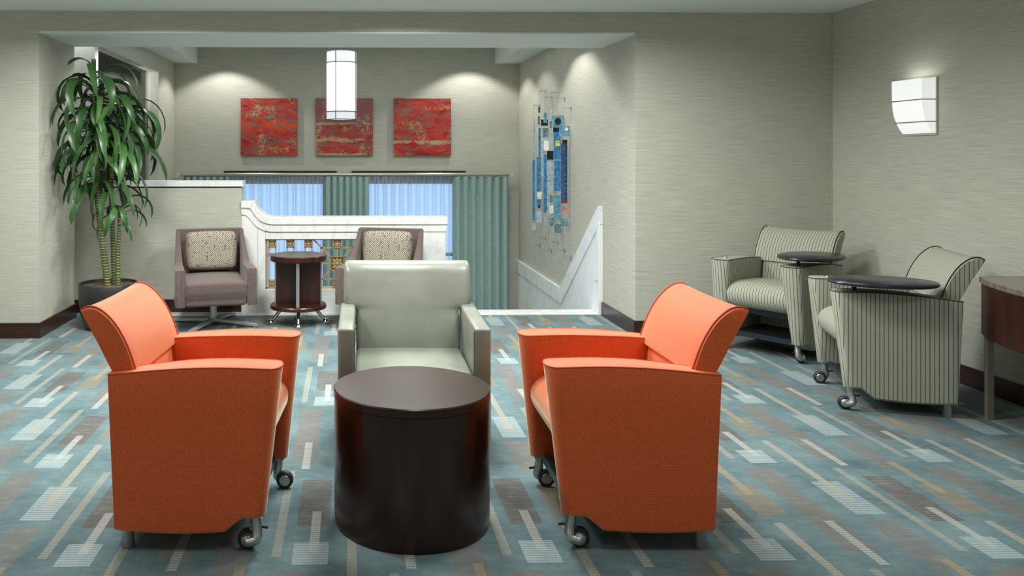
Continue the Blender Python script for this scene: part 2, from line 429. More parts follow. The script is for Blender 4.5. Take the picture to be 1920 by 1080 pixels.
# far wall around two windows
W1, W2, W3 = (-2.15, -.30), (.12, 1.42), (-5.2, -2.95)
WZ0, WZ1 = -.9, 1.13
fw = B()
for (a, b) in ((-5.7, W3[0]), (W3[1], W1[0]), (W1[1], W2[0]), (W2[1], JR+.12)): box(fw, a, b, YF, YF+.12, WZ0, WZ1)
box(fw, -5.7, JR+.12, YF, YF+.12, WZ1, ZT+.1); box(fw, -5.7, JR+.12, YF, YF+.12, ZB, WZ0)
S('wall_far', fw, M_wall)
M_fr = simple('window_frame_navy', srgb(40, 52, 72), .45)
for n, (a, b) in enumerate((W1, W2, W3), 1):
    e = struct(bpy.data.objects.new('window_%d' % n, None)); COL.objects.link(e); e.location = ((a+b)/2, YF+.06, WZ0)
    hw = (b-a)/2; hh = WZ1-WZ0
    fr = B(); box(fr, -hw, hw, -.04, .04, hh-.10, hh); box(fr, -hw, hw, -.04, .04, 0, .06)
    box(fr, -hw, -hw+.05, -.04, .04, .06, hh-.10); box(fr, hw-.05, hw, -.04, .04, .06, hh-.10)
    obj('window_frame', fr, M_fr, e, False)
    ml = B(); box(ml, -hw+.05, hw-.05, -.028, .028, .98, 1.02)
    obj('mullion', ml, M_fr, e, False)
    obj('pane', bx(-hw+.04, hw-.04, .0, .006, .05, hh-.09), M_glass, e, False)
# landing and steps
S('floor_landing', bx(-5.6, JR, 8.93, YF, -1.02, -.9), M_carpet)
S('wall_under_floor', bx(-5.6, JR, 7.2, 7.25, ZB, -.121), M_wall)
stp = struct(bpy.data.objects.new('trim_stairs', None)); COL.objects.link(stp)
for k in range(5):
    z = -.15*(k+1)
    obj('step', bx(LX, JR-.03, 7.40+.30*k, 7.43+.30*(k+1)+.01, z-.16, z), M_carpet, stp, False)
S('trim_threshold', rbox(LX, JR-.03, 7.2, 7.43, -.12, .004, .003, 2), M_marb)
S('wall_side_floor', bx(-5.6, LX-.13, 7.5, 8.93, -.2, -.1), M_carpet)

# baseboards
HB, TB = .118, .016
def baseboard(name, x0, x1, y0, y1):
    bm = bx(x0, x1, y0, y1, 0, HB); S(name, bm, M_base, .003)
baseboard('baseboard_front_left', XL, JL+TB, Y1-TB, Y1)
baseboard('baseboard_left_jamb', JL, JL+TB, Y1, Y2+TB)
baseboard('baseboard_front_right', JR-TB, XR, Y1-TB, Y1)
baseboard('baseboard_right_jamb', JR-TB, JR, Y1, Y2)
baseboard('baseboard_right', XR-TB, XR, YB, Y1-TB)
baseboard('baseboard_left', XL, XL+TB, YB, Y1-TB)
# half wall with marble cap
S('wall_half', bx(-2.75, -.967, Y3, Y3+.17, 0, 1.112), M_wall)
S('wall_half_reveal', bx(-2.55, -.975, Y3+.01, Y3+.16, 1.112, 1.126), M_slot)
S('trim_half_wall_cap', rbox(-2.6, -.952, Y3-.02, Y3+.19, 1.126, 1.174, .003, 2), M_marb)
baseboard('baseboard_half_wall', -2.75, -.967, Y3-TB, Y3)
# glass in the side opening
e = struct(bpy.data.objects.new('window_4', None)); COL.objects.link(e); e.location = (LX-.11, 8.68, .95)
obj('pane', bx(-.005, .005, -1.17, 1.175, .003, 1.447), M_glass, e, False)
# marble wainscot on the stair wall
wn = struct(bpy.data.objects.new('trim_stair_wainscot', None)); COL.objects.link(wn)
wx0, wx1 = JR-.03, JR
obj('panel', prism([(7.175, .90), (8.50, -.03), (8.50, -1.0), (7.175, -1.0)], wx0+.006, wx1, 'x'), M_marb, wn, False)
obj('panel', prism([(8.50, -.03), (YF, -.03), (YF, -1.0), (8.50, -1.0)], wx0+.008, wx1, 'x'), M_marb, wn, False)
obj('cap_band', prism([(7.16, .96), (7.22, .955), (8.54, .022), (8.49, -.14), (7.235, .755), (7.16, .80)], wx0-.004, wx1, 'x'), M_marb, wn, False, bev=.004)
obj('cap_band', prism([(8.54, .022), (YF-.001, .035), (YF-.001, -.12), (8.49, -.14)], wx0-.004, wx1, 'x'), M_marb, wn, False, bev=.004)
obj('corner_block', bx(wx0-.008, wx1, 7.168, 7.235, .001, .80), M_marb, wn, False, bev=.003)
obj('joint', bx(wx0-.012, wx1, YF-.13, YF-.12, -1.0, .03), simple('joint_grey', srgb(170, 170, 162), .6), wn, False)
obj('stop_peg', lathe([(.0, 0), (.008, 0), (.008, -.02), (.0, -.02)], (wx0-.008, 7.20, .30), 10, axis='x'), M_bronze, wn)

# ================================================================== balustrade
bal = thing('marble_balustrade', 'white marble balustrade with a scrolled left end and a pierced brass grille', 'balustrade', (0, Y3, 0))
T = [(-.966, .997)]+sp2([(-.845, .997), (-.825, .945), (-.79, .900), (-.745, .868), (-.69, .851), (-.64, .849)], 4)+[(.885, .849)]
Mp = [(-.966, .933)]+sp2([(-.89, .930), (-.865, .90), (-.83, .85), (-.785, .812), (-.73, .790), (-.67, .784)], 4)+[(.885, .784)]
Lp = [(-.966, .873)]+sp2([(-.925, .868), (-.885, .83), (-.84, .775), (-.79, .742), (-.73, .722), (-.68, .718)], 4)+[(.868, .718)]
obj('cap_rail', prism(T+Mp[::-1], -.03, .20), M_marb, bal, False, bev=.008)
obj('moulding', prism(Mp+Lp[::-1], -.014, .185), M_marb, bal, False, bev=.004)
def below(path, x0, x1, z0):
    """part of the area under a path between x0 and x1, down to z0"""
    def zat(x):
        for (a, b), (c, d) in zip(path, path[1:]):
            if a <= x <= c: return b+(d-b)*(x-a)/(c-a)
        return path[-1][1]
    return [(x0, z0), (x0, zat(x0)-.0005)]+[(a, b-.0005) for a, b in path if x0 < a < x1]+[(x1, zat(x1)-.0005), (x1, z0)]
obj('end_panel', prism(below(Lp, -.966, -.822, 0), 0, .17), M_marb, bal, False, bev=.002)
obj('stile', prism(below(Lp, -.820, -.753, .14), 0, .17), M_marb, bal, False, bev=.002)
obj('top_rail', bx(-.752, .535, .002, .168, .652, .7175), M_marb, bal, False, bev=.002)
obj('bottom_rail', bx(-.752, .535, .002, .168, .14, .201), M_marb, bal, False, bev=.002)
obj('stile', bx(.536, .655, 0, .17, .14, .7175), M_marb, bal, False, bev=.002)
obj('end_post', bx(.657, .865, -.004, .174, 0, .7175), M_marb, bal, False, bev=.003)
obj('plinth', bx(-.821, .656, -.012, .18, 0, .139), M_marb, bal, False, bev=.004)
# brass grille
gr = B(); gx0, gx1, gz0, gz1, gc = -.753, .535, .201, .652, (-.109, .4265)
yy0, yy1 = .05, .068
def gbar(p, q, w_=.011, y0=yy0, y1=yy1):
    p = Vector(p); q = Vector(q); d = (q-p).normalized(); n = Vector((-d.y, d.x))*w_/2
    prism([tuple(p+n), tuple(q+n), tuple(q-n), tuple(p-n)], y0, y1, 'y', gr)
for a, b in (((gx0, gz1-.006), (gx1, gz1-.006)), ((gx0, gz0+.006), (gx1, gz0+.006)), ((gx0+.007, gz0), (gx0+.007, gz1)), ((gx1-.007, gz0), (gx1-.007, gz1))): gbar(a, b, .014)
SQ = .066
cols = [gx0+.058+i*.163 for i in range(3)]
ros = []
for s in (1, -1):
    X = lambda x: gc[0]+s*(x-gc[0])
    for cx_ in cols:
        ros += [(X(cx_), gz1-.012-SQ/2, SQ), (X(cx_), gz0+.012+SQ/2, SQ)]
        for dx in (-SQ/2, SQ/2): gbar((X(cx_+dx*.95), gz0+.01), (X(cx_+dx*.95), gz1-.01), .011)
    for zz in (gz1-.012-SQ, gz0+.012+SQ):
        for cx_ in cols: gbar((X(cx_-SQ/2), zz), (X(cx_+SQ/2), zz), .010)
    ros.append((X(-.292), gc[1], SQ))
    gbar((X(-.325), gc[1]), (X(-.17), gc[1]), .012)
    gbar((X(-.258), .285), (X(-.258), .568), .010)
    for t_ in (1, -1):
        Zf = lambda z: gc[1]+t_*(z-gc[1])
        gbar((X(-.325), Zf(.645)), (X(-.17), Zf(.487)), .014)
        gbar((X(-.258), Zf(.568)), (gc[0], Zf(.568)), .012)
ros += [(gc[0], gz1-.012-SQ/2, SQ+.01), (gc[0], gz0+.012+SQ/2, SQ+.01), (gc[0], gc[1], .132)]
gbar((gc[0], gz0), (gc[0], gz1), .011)
go = obj('grille', gr, M_bronze, bal, False, label='antique brass openwork grille')
def rosette(cx_, cz, s):
    bm = B(); h = s/2
    fr = [(-h, -h), (h, -h), (h, h), (-h, h)]
    box(bm, cx_-h, cx_+h, .052, .066, cz-h, cz+h, 1)
    for (a, b, c, d) in ((-h, h, h-.008, h), (-h, h, -h, -h+.008), (-h, -h+.008, -h, h), (h-.008, h, -h, h)): box(bm, cx_+a, cx_+b, .040, .07, cz+c, cz+d)
    for k in range(8):
        a = k*PI/4; d = Vector((math.cos(a), math.sin(a))); n = Vector((-d.y, d.x)); L = h*(.86 if k % 2 == 0 else 1.08)
        pts = [d*.12*h, d*.55*h+n*.19*h, d*L*.9, d*.55*h-n*.19*h]
        prism([(cx_+p.x, cz+p.y) for p in pts], .042, .052, 'y', bm)
    lathe([(0, .036), (.16*h, .038), (.2*h, .05)], (cx_, 0, cz), 10, bm, 'y')
    return bm
for (a, b, s) in ros: obj('rosette', rosette(a, b, s), [M_bronze, M_bronze_d], go, False)

# ================================================================== far wall: rod, curtains, slots, paintings
def curtain(name, x0, x1, y, z0, z1, folds, amp, mat, label, cat, group=None, seed=0, flare=0.):
    rnd = random.Random(seed); nx = folds*10+1; nz = 14; rings = []
    ph = [rnd.uniform(-.5, .5) for _ in range(folds+2)]; aa = [rnd.uniform(.7, 1.15) for _ in range(folds+2)]
    for kz in range(nz+1):
        t_ = kz/nz; z = z1+(z0-z1)*t_; row = []
        for i in range(nx):
            u = i/(nx-1)*folds; k = int(u); f_ = u-k
            A = amp*(aa[k]*(1-f_)+aa[k+1]*f_); p_ = (ph[k]*(1-f_)+ph[k+1]*f_)*t_*1.2
            yv = y+A*math.sin(2*PI*u+p_)+.25*A*math.sin(4*PI*u+p_*2+1)*t_
            xv = x0+(x1-x0)*(i/(nx-1))+.25*A*math.sin(2*PI*u*1.0+1.5+p_)+flare*t_*((i/(nx-1))-.5)
            row.append((xv, yv, z))
        rings.append(row)
    bm = loft(rings, None, False, False)
    o = obj(name, bm, mat, None, True, 80)
    return tag(o, label, cat, group)
ZR = 1.157; YR = 10.60
def rod(x0, x1, label, fins=(1, 1)):
    e = thing('curtain_rod', label, 'curtain rod', ((x0+x1)/2, YR, ZR), 0); h = (x1-x0)/2
    obj('pole', lathe([(0, -h), (.021, -h), (.0225, -h+.004), (.0225, h-.004), (.021, h), (0, h)], (0, 0, 0), 20, axis='x'), M_rod, e)
    for s, on in ((-1, fins[0]), (1, fins[1])):
        if not on: continue
        obj('finial', lathe([(0, -.038), (.018, -.034), (.032, -.02), (.038, 0), (.032, .02), (.018, .034), (0, .038)], (s*(h+.042), 0, 0), 14, axis='x'), M_acry, e, label='clear faceted acrylic ball finial')
    for bxx in ([-h*.93, 0, h*.93] if h > 1 else [0]):
        b = B(); box(b, bxx-.012, bxx+.012, .018, YF-YR-.002, -.012, .012); box(b, bxx-.02, bxx+.02, YF-YR-.008, YF-YR-.001, -.03, .03)
        obj('bracket', b, M_rod, e, False)
    return e
rod(-2.165, 2.07, 'long champagne metal curtain rod with clear ball finials under the red canvases')
rod(-4.6, -2.72, 'short champagne curtain rod seen through the side glass behind the plant', (0, 1))
ZT_ = ZR-.028
curtain('sheer_curtain', -1.62, -.30, 10.66, -.86, ZT_, 12, .034, M_sheer, 'translucent white sheer curtain left of the middle green drape', 'curtain', 'white sheer curtains', 1)
curtain('sheer_curtain', .22, 1.40, 10.66, -.86, ZT_, 11, .034, M_sheer, 'translucent white sheer curtain between the middle and right green drapes', 'curtain', 'white sheer curtains', 2)
curtain('drape', -.335, .245, 10.60, -.87, ZT_, 7, .034, M_curt, 'narrow sage green pleated drape between the two bright sheers', 'curtain', 'sage green drapes', 3)
curtain('drape', 1.325, 2.048, 10.60, -.87, ZT_, 7, .036, M_curt, 'wide sage green pleated drape hanging at the right end of the rod', 'curtain', 'sage green drapes', 4)
curtain('drape', -2.14, -1.55, 10.60, -.87, ZT_, 7, .034, M_curt, 'sage green pleated drape mostly hidden behind the half wall, only its top showing', 'curtain', 'sage green drapes', 5)
for a, b, lb in ((-1.636, -.165, 'left black linear slot in the wall just above the curtain rod'), (.03, 1.52, 'right black linear slot in the wall just above the curtain rod')):
    o = obj('linear_vent', bx(a, b, YF-.03, YF-.001, 1.178, 1.202), M_slot, None, False); tag(o, lb, 'vent', 'black linear wall slots')
def paint_mat(name, seed, gy=(), gold=.62, lil=0., orange=None):
    t = NT(name); x, y, z = t.sep(t.coord()); v = t.mapping(t.coord(), (1, 1, 1), (seed*3.1, seed*1.7, seed*2.3))
    v2 = t.mapping(v, (1.0, 1, 2.6))
    n1 = t.noise(v2, 2.4, 6., .6, .8); n2 = t.noise(v2, 7., 5., .65, .5); n3 = t.noise(v, 34., 5., .7, .3); n4 = t.noise(v2, 2.4, 3.)
    col = t.ramp(n1, [(.32, srgb(120, 22, 20)), (.45, srgb(176, 32, 26)), (.55, srgb(190, 62, 44)), (.68, srgb(130, 44, 36))])
    if orange is not None:
        m = t.math('SUBTRACT', 1., t.math('MINIMUM', t.math('ABSOLUTE', t.math('DIVIDE', t.math('SUBTRACT', z, orange), .09)), 1.))
        col = t.mix(t.math('MULTIPLY', t.math('MULTIPLY', m, n4), 1.3), col, srgb(226, 92, 30))
    g = t.ramp(n2, [(.47, (0, 0, 0)), (.60, (1, 1, 1))])
    col = t.mix(t.math('MULTIPLY', t.sep(g)[0], .6), col, srgb(104, 104, 98))
    tl = t.ramp(t.noise(v2, 4.5, 4., .6, .2), [(.60, (0, 0, 0)), (.66, (1, 1, 1))])
    col = t.mix(t.math('MULTIPLY', t.sep(tl)[0], .55), col, srgb(84, 140, 132))
    if lil: 
        m = t.math('MULTIPLY', t.math('GREATER_THAN', z, .02), lil)
        col = t.mix(t.math('MULTIPLY', m, t.math('ADD', n2, .25)), col, srgb(120, 96, 104))
    pat = t.ramp(n3, [(.50, (0, 0, 0)), (.56, (1, 1, 1))])
    where = t.ramp(t.noise(v, 4.2, 2., .5), [(.54, (0, 0, 0)), (.62, (1, 1, 1))])
    k = t.math('MULTIPLY', t.sep(pat)[0], t.sep(where)[0])
    for (z0, h) in gy:
        b_ = t.math('SUBTRACT', 1., t.math('MINIMUM', t.math('ABSOLUTE', t.math('DIVIDE', t.math('SUBTRACT', z, z0), h)), 1.))
        q = t.math('GREATER_THAN', t.math('MULTIPLY', t.math('POWER', b_, .6), t.noise(v2, 6.5, 6., .7, .4)), .43)
        k = t.math('MAXIMUM', k, q)
    col = t.mix(t.math('MULTIPLY', k, .85), col, srgb(176, 160, 118))
    t.base(col, .45, 0, .4); t.bump(n3, .3, .003); return t.m
M_edge = simple('canvas_edge', srgb(46, 34, 30), .7)
def canvas(x0, x1, mat, label, y=YF, z0=1.405, z1=2.148):
    e = thing('canvas_painting', label, 'painting', ((x0+x1)/2, y-.025, (z0+z1)/2), 0, 'square abstract canvases' if x0 > -2 else None)
    hw, hz = (x1-x0)/2, (z1-z0)/2
    obj('canvas', rbox(-hw, hw, -.018, -.012, -hz, hz, .002, 2), mat, e, False)
    obj('stretcher_frame', bx(-hw+.002, hw-.002, -.012, .022, -hz+.002, hz-.002), M_edge, e, False)
canvas(-1.413, -.676, paint_mat('abstract_red_one', 1.0, (), orange=.02), 'left square red abstract canvas with an orange streak and small gold flecks')
canvas(-.439, .307, paint_mat('abstract_red_two', 2.7, ((-.17, .085), (.045, .05), (-.36, .05)), lil=.75), 'middle square red canvas with a mauve upper half, behind the pendant lamp')
canvas(.58, 1.329, paint_mat('abstract_red_three', 5.2, ((-.20, .08),)), 'right square red abstract canvas with a pale gold band near its bottom')
canvas(-3.30, -2.80, paint_mat('abstract_orange', 8.2, (), orange=0.), 'orange canvas seen through the side glass behind the plant', z0=.90, z1=1.35)

# ================================================================== pendant, flush light, sconce
M_pband = simple('pendant_band', srgb(70, 66, 58), .6)
pd = thing('pendant_lamp', 'glowing white cylinder pendant lamp with thin metal bands hanging in the opening', 'pendant lamp', (-.083, 8.6, 1.77)); pr_ = .154
obj('lamp_shade', lathe([(pr_, .095), (pr_+.001, .30), (pr_, .60)], (0, 0, 0), 40).copy() if 0 else loft([[(pr_*math.cos(2*PI*k/40), pr_*math.sin(2*PI*k/40), z) for k in range(40)] for z in (.09, .60)], None, False), M_pend, pd)
obj('lamp_shade', loft([[(pr_*math.cos(2*PI*k/40), pr_*math.sin(2*PI*k/40), z) for k in range(40)] for z in (.012, .09)], None, False), M_pend2, pd, label='dimmer lower end of the shade')
obj('lamp_shade', loft([[(pr_*math.cos(2*PI*k/40), pr_*math.sin(2*PI*k/40), z) for k in range(40)] for z in (.60, .715)], None, False), M_pend2, pd, label='dimmer upper end of the shade')
obj('diffuser', lathe([(0, .016), (pr_-.004, .016), (pr_-.004, .02), (0, .02)], (0, 0, 0), 40), M_pend, pd)
for z in (.008, .09, .60, .72):
    obj('band', tube([((pr_+.004)*math.cos(2*PI*k/48), (pr_+.003)*math.sin(2*PI*k/48), z) for k in range(48)], .005, 6, closed=True), M_pband, pd)
for a in (-1.95, -1.95+PI/2, -1.95+PI, -1.95-PI/2):
    obj('strut', tube([((pr_+.003)*math.cos(a), (pr_+.003)*math.sin(a), .006), ((pr_+.003)*math.cos(a), (pr_+.003)*math.sin(a), .722)], .0045, 6), M_pband, pd)
sp_ = B(); box(sp_, -pr_, pr_, -.006, .006, .716, .722); box(sp_, -.006, .006, -pr_, pr_, .716, .722)
obj('spider', sp_, M_silver, pd, False)
obj('stem', tube([(0, 0, .718), (0, 0, ZT-1.77)], .010, 10), M_chrome, pd)
fl_ = thing('flush_light', 'glowing round ceiling light beyond the side glass, above the plant leaves', 'ceiling light', (-2.86, 9.6, 2.42))
obj('diffuser', lathe([(0, 0), (.09, .0), (.11, .015), (.11, .06), (.0, .06)], (0, 0, 0), 24), M_bulb, fl_)
obj('canopy', lathe([(.0, .06), (.115, .06), (.22, .09), (.26, .11), (.0, .115)], (0, 0, 0), 28), M_silver, fl_)
obj('stem', tube([(0, 0, .11), (0, 0, ZT-2.42)], .01, 8), M_silver, fl_)
point((-2.86, 9.6, 2.30), 22, (1, 1, 1), .08)
area((-4.0, 9.0, 2.87), 1.5, 1.5, 40, (.96, 1, 1), 175)
# wall sconce
sc_ = thing('wall_sconce', 'lit white glass wall sconce with two thin metal bands on the right wall', 'wall lamp', (XR, 5.345, 1.535))
SW = .145; prof = sp2([(-.028, .012), (-.058, .055), (-.084, .115), (-.098, .18), (-.102, .25), (-.103, .365)], 4)
sh = loft([[(x, -SW, z), (x, SW, z)] for x, z in prof], None, False, False)
for s in (-SW, SW):
    f_ = [sh.verts.new((x, s, z)) for x, z in prof]+[sh.verts.new((-.006, s, .365)), sh.verts.new((-.006, s, .012))]
    sh.faces.new(f_)
sh.faces.new([sh.verts.new(p) for p in ((-.028, -SW, .012), (-.028, SW, .012), (-.006, SW, .012), (-.006, -SW, .012))])
obj('lamp_shade', sh, M_sconce, sc_, True, 40)
obj('backplate', rbox(-.012, -.0005, -SW-.008, SW+.008, 0, .372, .003, 2), simple('sconce_plate', srgb(196, 190, 168), .5), sc_, False)
for z in (.085, .228):
    x = [q for q in prof if q[1] >= z][0][0]-.003
    b = B(); tube([(-.006, -SW-.003, z), (x, -SW-.003, z), (x, SW+.003, z), (-.006, SW+.003, z)], .0038, 6, b)
    obj('band', b, simple('sconce_band', srgb(150, 150, 140), .4, .4), sc_)
point((XR-.055, 5.345, 1.83), .75, (.97, 1, .98), .03)

# ================================================================== glass wall sculpture on the stair wall
Cc, Ss = math.cos(TH), math.sin(TH)
XA = 2.15
def at(px, py, X0=XA):
    u = (940+px/3-682)/FPX; v = (292-(140+py/3))/FPX
    rx, ry = Ss+u*Cc, Cc-u*Ss; t_ = X0/rx
    return (ry*t_, H+v*t_)
GM = {}
def gm(nm, c, tr=.0, r=.12):
    if nm not in GM:
        t = NT('fused_glass_'+nm); n = t.noise(t.coord(), 26., 4., .6, .8)
        t.base(t.ramp(n, [(.3, tuple(q*.75 for q in c)), (.5, tuple(min(1, q*1.35) for q in c)), (.7, tuple(min(1, q*2.2) for q in c))]), r)
        t.b.inputs['Transmission Weight'].default_value = tr; GM[nm] = t.m
    return GM[nm]
cb, ct, cl_, cd, cw = ('blue', srgb(58, 120, 166)), ('teal', srgb(104, 158, 178)), ('pale', srgb(176, 204, 222)), ('black', srgb(26, 30, 38)), ('white', srgb(226, 230, 234))
cc, cdb, cs = ('clear', srgb(188, 204, 208)), ('deep_blue', srgb(48, 78, 118)), ('smoke', srgb(96, 122, 132))
art = thing('glass_wall_sculpture', 'hanging sculpture of blue fused glass strips on wires along the stair wall', 'wall art', (XA, 9.1, 0.4))
OFF = Vector((XA, 9.1, .4))
# columns: x, wire top y, wire bottom y, peg length; pieces: (x centre, y0, y1, width, colour, depth layer)
colsA = [(182, 173, 960), (214, 92, 920), (246, 127, 990), (282, 100, 943), (317, 133, 987), (352, 188, 1030)]
pieces = [(182, 478, 820, 13, cb, 0), (185, 250, 425, 7, cc, 0), (183, 430, 476, 12, cc, 0), (182, 838, 872, 24, cl_, 0),
 (213, 180, 215, 12, cs, 0), (211, 235, 280, 12, ct, 0), (215, 300, 460, 12, cb, 0), (211, 462, 736, 25, cb, 0), (213, 658, 700, 26, cw, 1), (212, 735, 750, 14, cd, 0), (212, 766, 830, 28, cl_, 0),
 (242, 252, 288, 40, cd, 0), (246, 215, 270, 18, ct, 1), (247, 300, 352, 30, cs, 1), (237, 290, 568, 24, cc, 0), (252, 372, 428, 28, cw, 1), (246, 450, 776, 18, cb, 1), (258, 570, 760, 8, cdb, 0), (247, 795, 850, 14, cc, 0),
 (281, 190, 250, 8, cc, 0), (279, 262, 300, 14, cs, 0), (284, 300, 425, 12, cc, 0), (274, 428, 478, 36, cd, 1), (274, 478, 800, 34, cc, 0), (280, 676, 715, 16, cs, 1), (281, 738, 780, 22, cw, 1), (285, 806, 850, 18, cs, 0), 
 (317, 230, 298, 68, ct, 0), (308, 298, 322, 34, cd, 0), (314, 322, 478, 40, cb, 0), (316, 372, 402, 26, ('yellow', srgb(214, 196, 96)), 1), (315, 482, 655, 38, cb, 0), (315, 676, 820, 38, ct, 0), (317, 840, 890, 38, cs, 0),
 (355, 291, 345, 60, ct, 0), (356, 366, 386, 28, cd, 1), (353, 386, 724, 36, cdb, 0), (354, 706, 722, 34, ('red', srgb(120, 46, 50)), 1), (357, 739, 784, 36, ('rose', srgb(166, 128, 128)), 0), (354, 812, 853, 42, cs, 0)]
colx = [c_[0] for c_ in colsA]
def colY(px):
    q = min(colx, key=lambda c_: abs(c_-px)); return at(q, 400)[0], q
for (px, y0, y1, wd, (nm, c), layer) in pieces:
    Yc, q = colY(px); k = Yc/FPX/3
    x0, x1 = (px-q-wd/2)*k, (px-q+wd/2)*k; zt = at(q, y0)[1]; zb = at(q, y1)[1]
    x1 = min(x1, JR-XA-.004); yy = Yc-OFF.y-.007*layer
    bm = rbox(x0, x1, yy-.003, yy+.003, zb-OFF.z, zt-OFF.z, .001, 1)
    obj('glass_piece', bm, gm(nm, c, .5 if nm == 'clear' else (.25 if nm in ('pale', 'teal') else 0.)), art, False)
for (px, py, rr_, cc_) in ((317, 262, 19, cd), (366, 306, 10, cw)):
    Yc, q = colY(px); k = Yc/FPX/3; r_ = rr_*k
    obj('glass_disc', lathe([(0, -.009), (r_, -.009), (r_, -.004), (0, -.004)], ((px-q)*k, Yc-OFF.y, at(q, py)[1]-OFF.z), 28, axis='y'), gm(*cc_), art, False)
dots = B(); Yc, q = colY(362); k = Yc/FPX/3
for n_ in range(13):
    zc = at(q, 408+n_*24)[1]-OFF.z; box(dots, (362-q-3)*k, (362-q+3)*k, Yc-OFF.y-.008, Yc-OFF.y-.003, zc-.009, zc+.009)
obj('black_dots', dots, gm(*cd), art, False)
for (px, y0, y1) in colsA:
    a = at(px, y0); b = at(px, y1)
    ym = at(px, 400)[0]-OFF.y
    obj('wire', tube([(0, ym+.0055, a[1]-OFF.z+.02), (0, ym+.0055, b[1]-OFF.z-.02)], .0016, 5), M_steel, art)
    a = (ym+OFF.y, a[1]); b = (ym+OFF.y, b[1])
    for q in (a, b):
        pg = B(); tube([(-.004, q[0]-OFF.y, q[1]-OFF.z), (JR-XA-.004, q[0]-OFF.y, q[1]-OFF.z)], .0055, 8, pg)
        lathe([(0, JR-XA-.008), (.022, JR-XA-.008), (.022, JR-XA-.0005), (0, JR-XA-.0005)], (0, q[0]-OFF.y, q[1]-OFF.z), 14, pg, 'x')
        obj('peg', pg, M_chrome, art)

# ================================================================== rolling armchairs
HW = .325
def caster(parent, x, y, z_top, ang):
    """curved fork carries a rubber wheel; ang = direction the wheel trails"""
    e = B(); d = Vector((math.cos(ang), math.sin(ang), 0)); n = Vector((-d.y, d.x, 0)); c = Vector((x, y, 0))
    wz = .0365; wc = c+d*.028; s = -1 if (y < 0) else 1
    nn = n if n.y*s > 0 else -n
    path = smooth_path([c+Vector((0, 0, z_top)), c+Vector((0, 0, z_top-.03)), c-d*.006+nn*.008+Vector((0, 0, wz+.030)), c-d*.004+nn*.019+Vector((0, 0, wz+.004)), wc+nn*.021+Vector((0, 0, wz-.004))], 4)
    m = len(path); rr = [.0165+.003*math.sin(PI*i/(m-1)) for i in range(m)]
    tube(path, rr, 12, e)
    lathe_pts = [(0, -.003), (.019, -.002), (.019, .002), (0, .004)]
    def disc(prof, off, bm):
        rings = []
        for r, h in prof:
            rings.append([wc+nn*(off+h)+d*r*math.cos(2*PI*k/24)+Vector((0, 0, wz+r*math.sin(2*PI*k/24))) for k in range(24)])
        return loft(rings, bm)
    disc([(0.001, -.004), (.018, -.004), (.020, 0), (.017, .004), (.001, .005)], .024, e)
    co_ = obj('caster', e, M_silver, parent, True, 50)
    obj('wheel', disc([(.001, -.015), (.030, -.015), (.0355, -.010), (.0365, 0), (.0355, .010), (.030, .015), (.001, .015)], 0, B()), M_rubber, co_)
    hub = disc([(.001, -.0175), (.021, -.0175), (.023, -.015), (.023, .015), (.021, .0175), (.001, .0175)], 0, B())
    obj('hub', hub, M_silver, co_)
    lv = B(); tube([c+Vector((0, 0, wz+.045))-d*.004, c-d*.045+Vector((0, 0, wz+.040))], .005, 6, lv)
    obj('brake_lever', lv, M_black, co_)
def lerp(a, b, t_): return a+(b-a)*t_
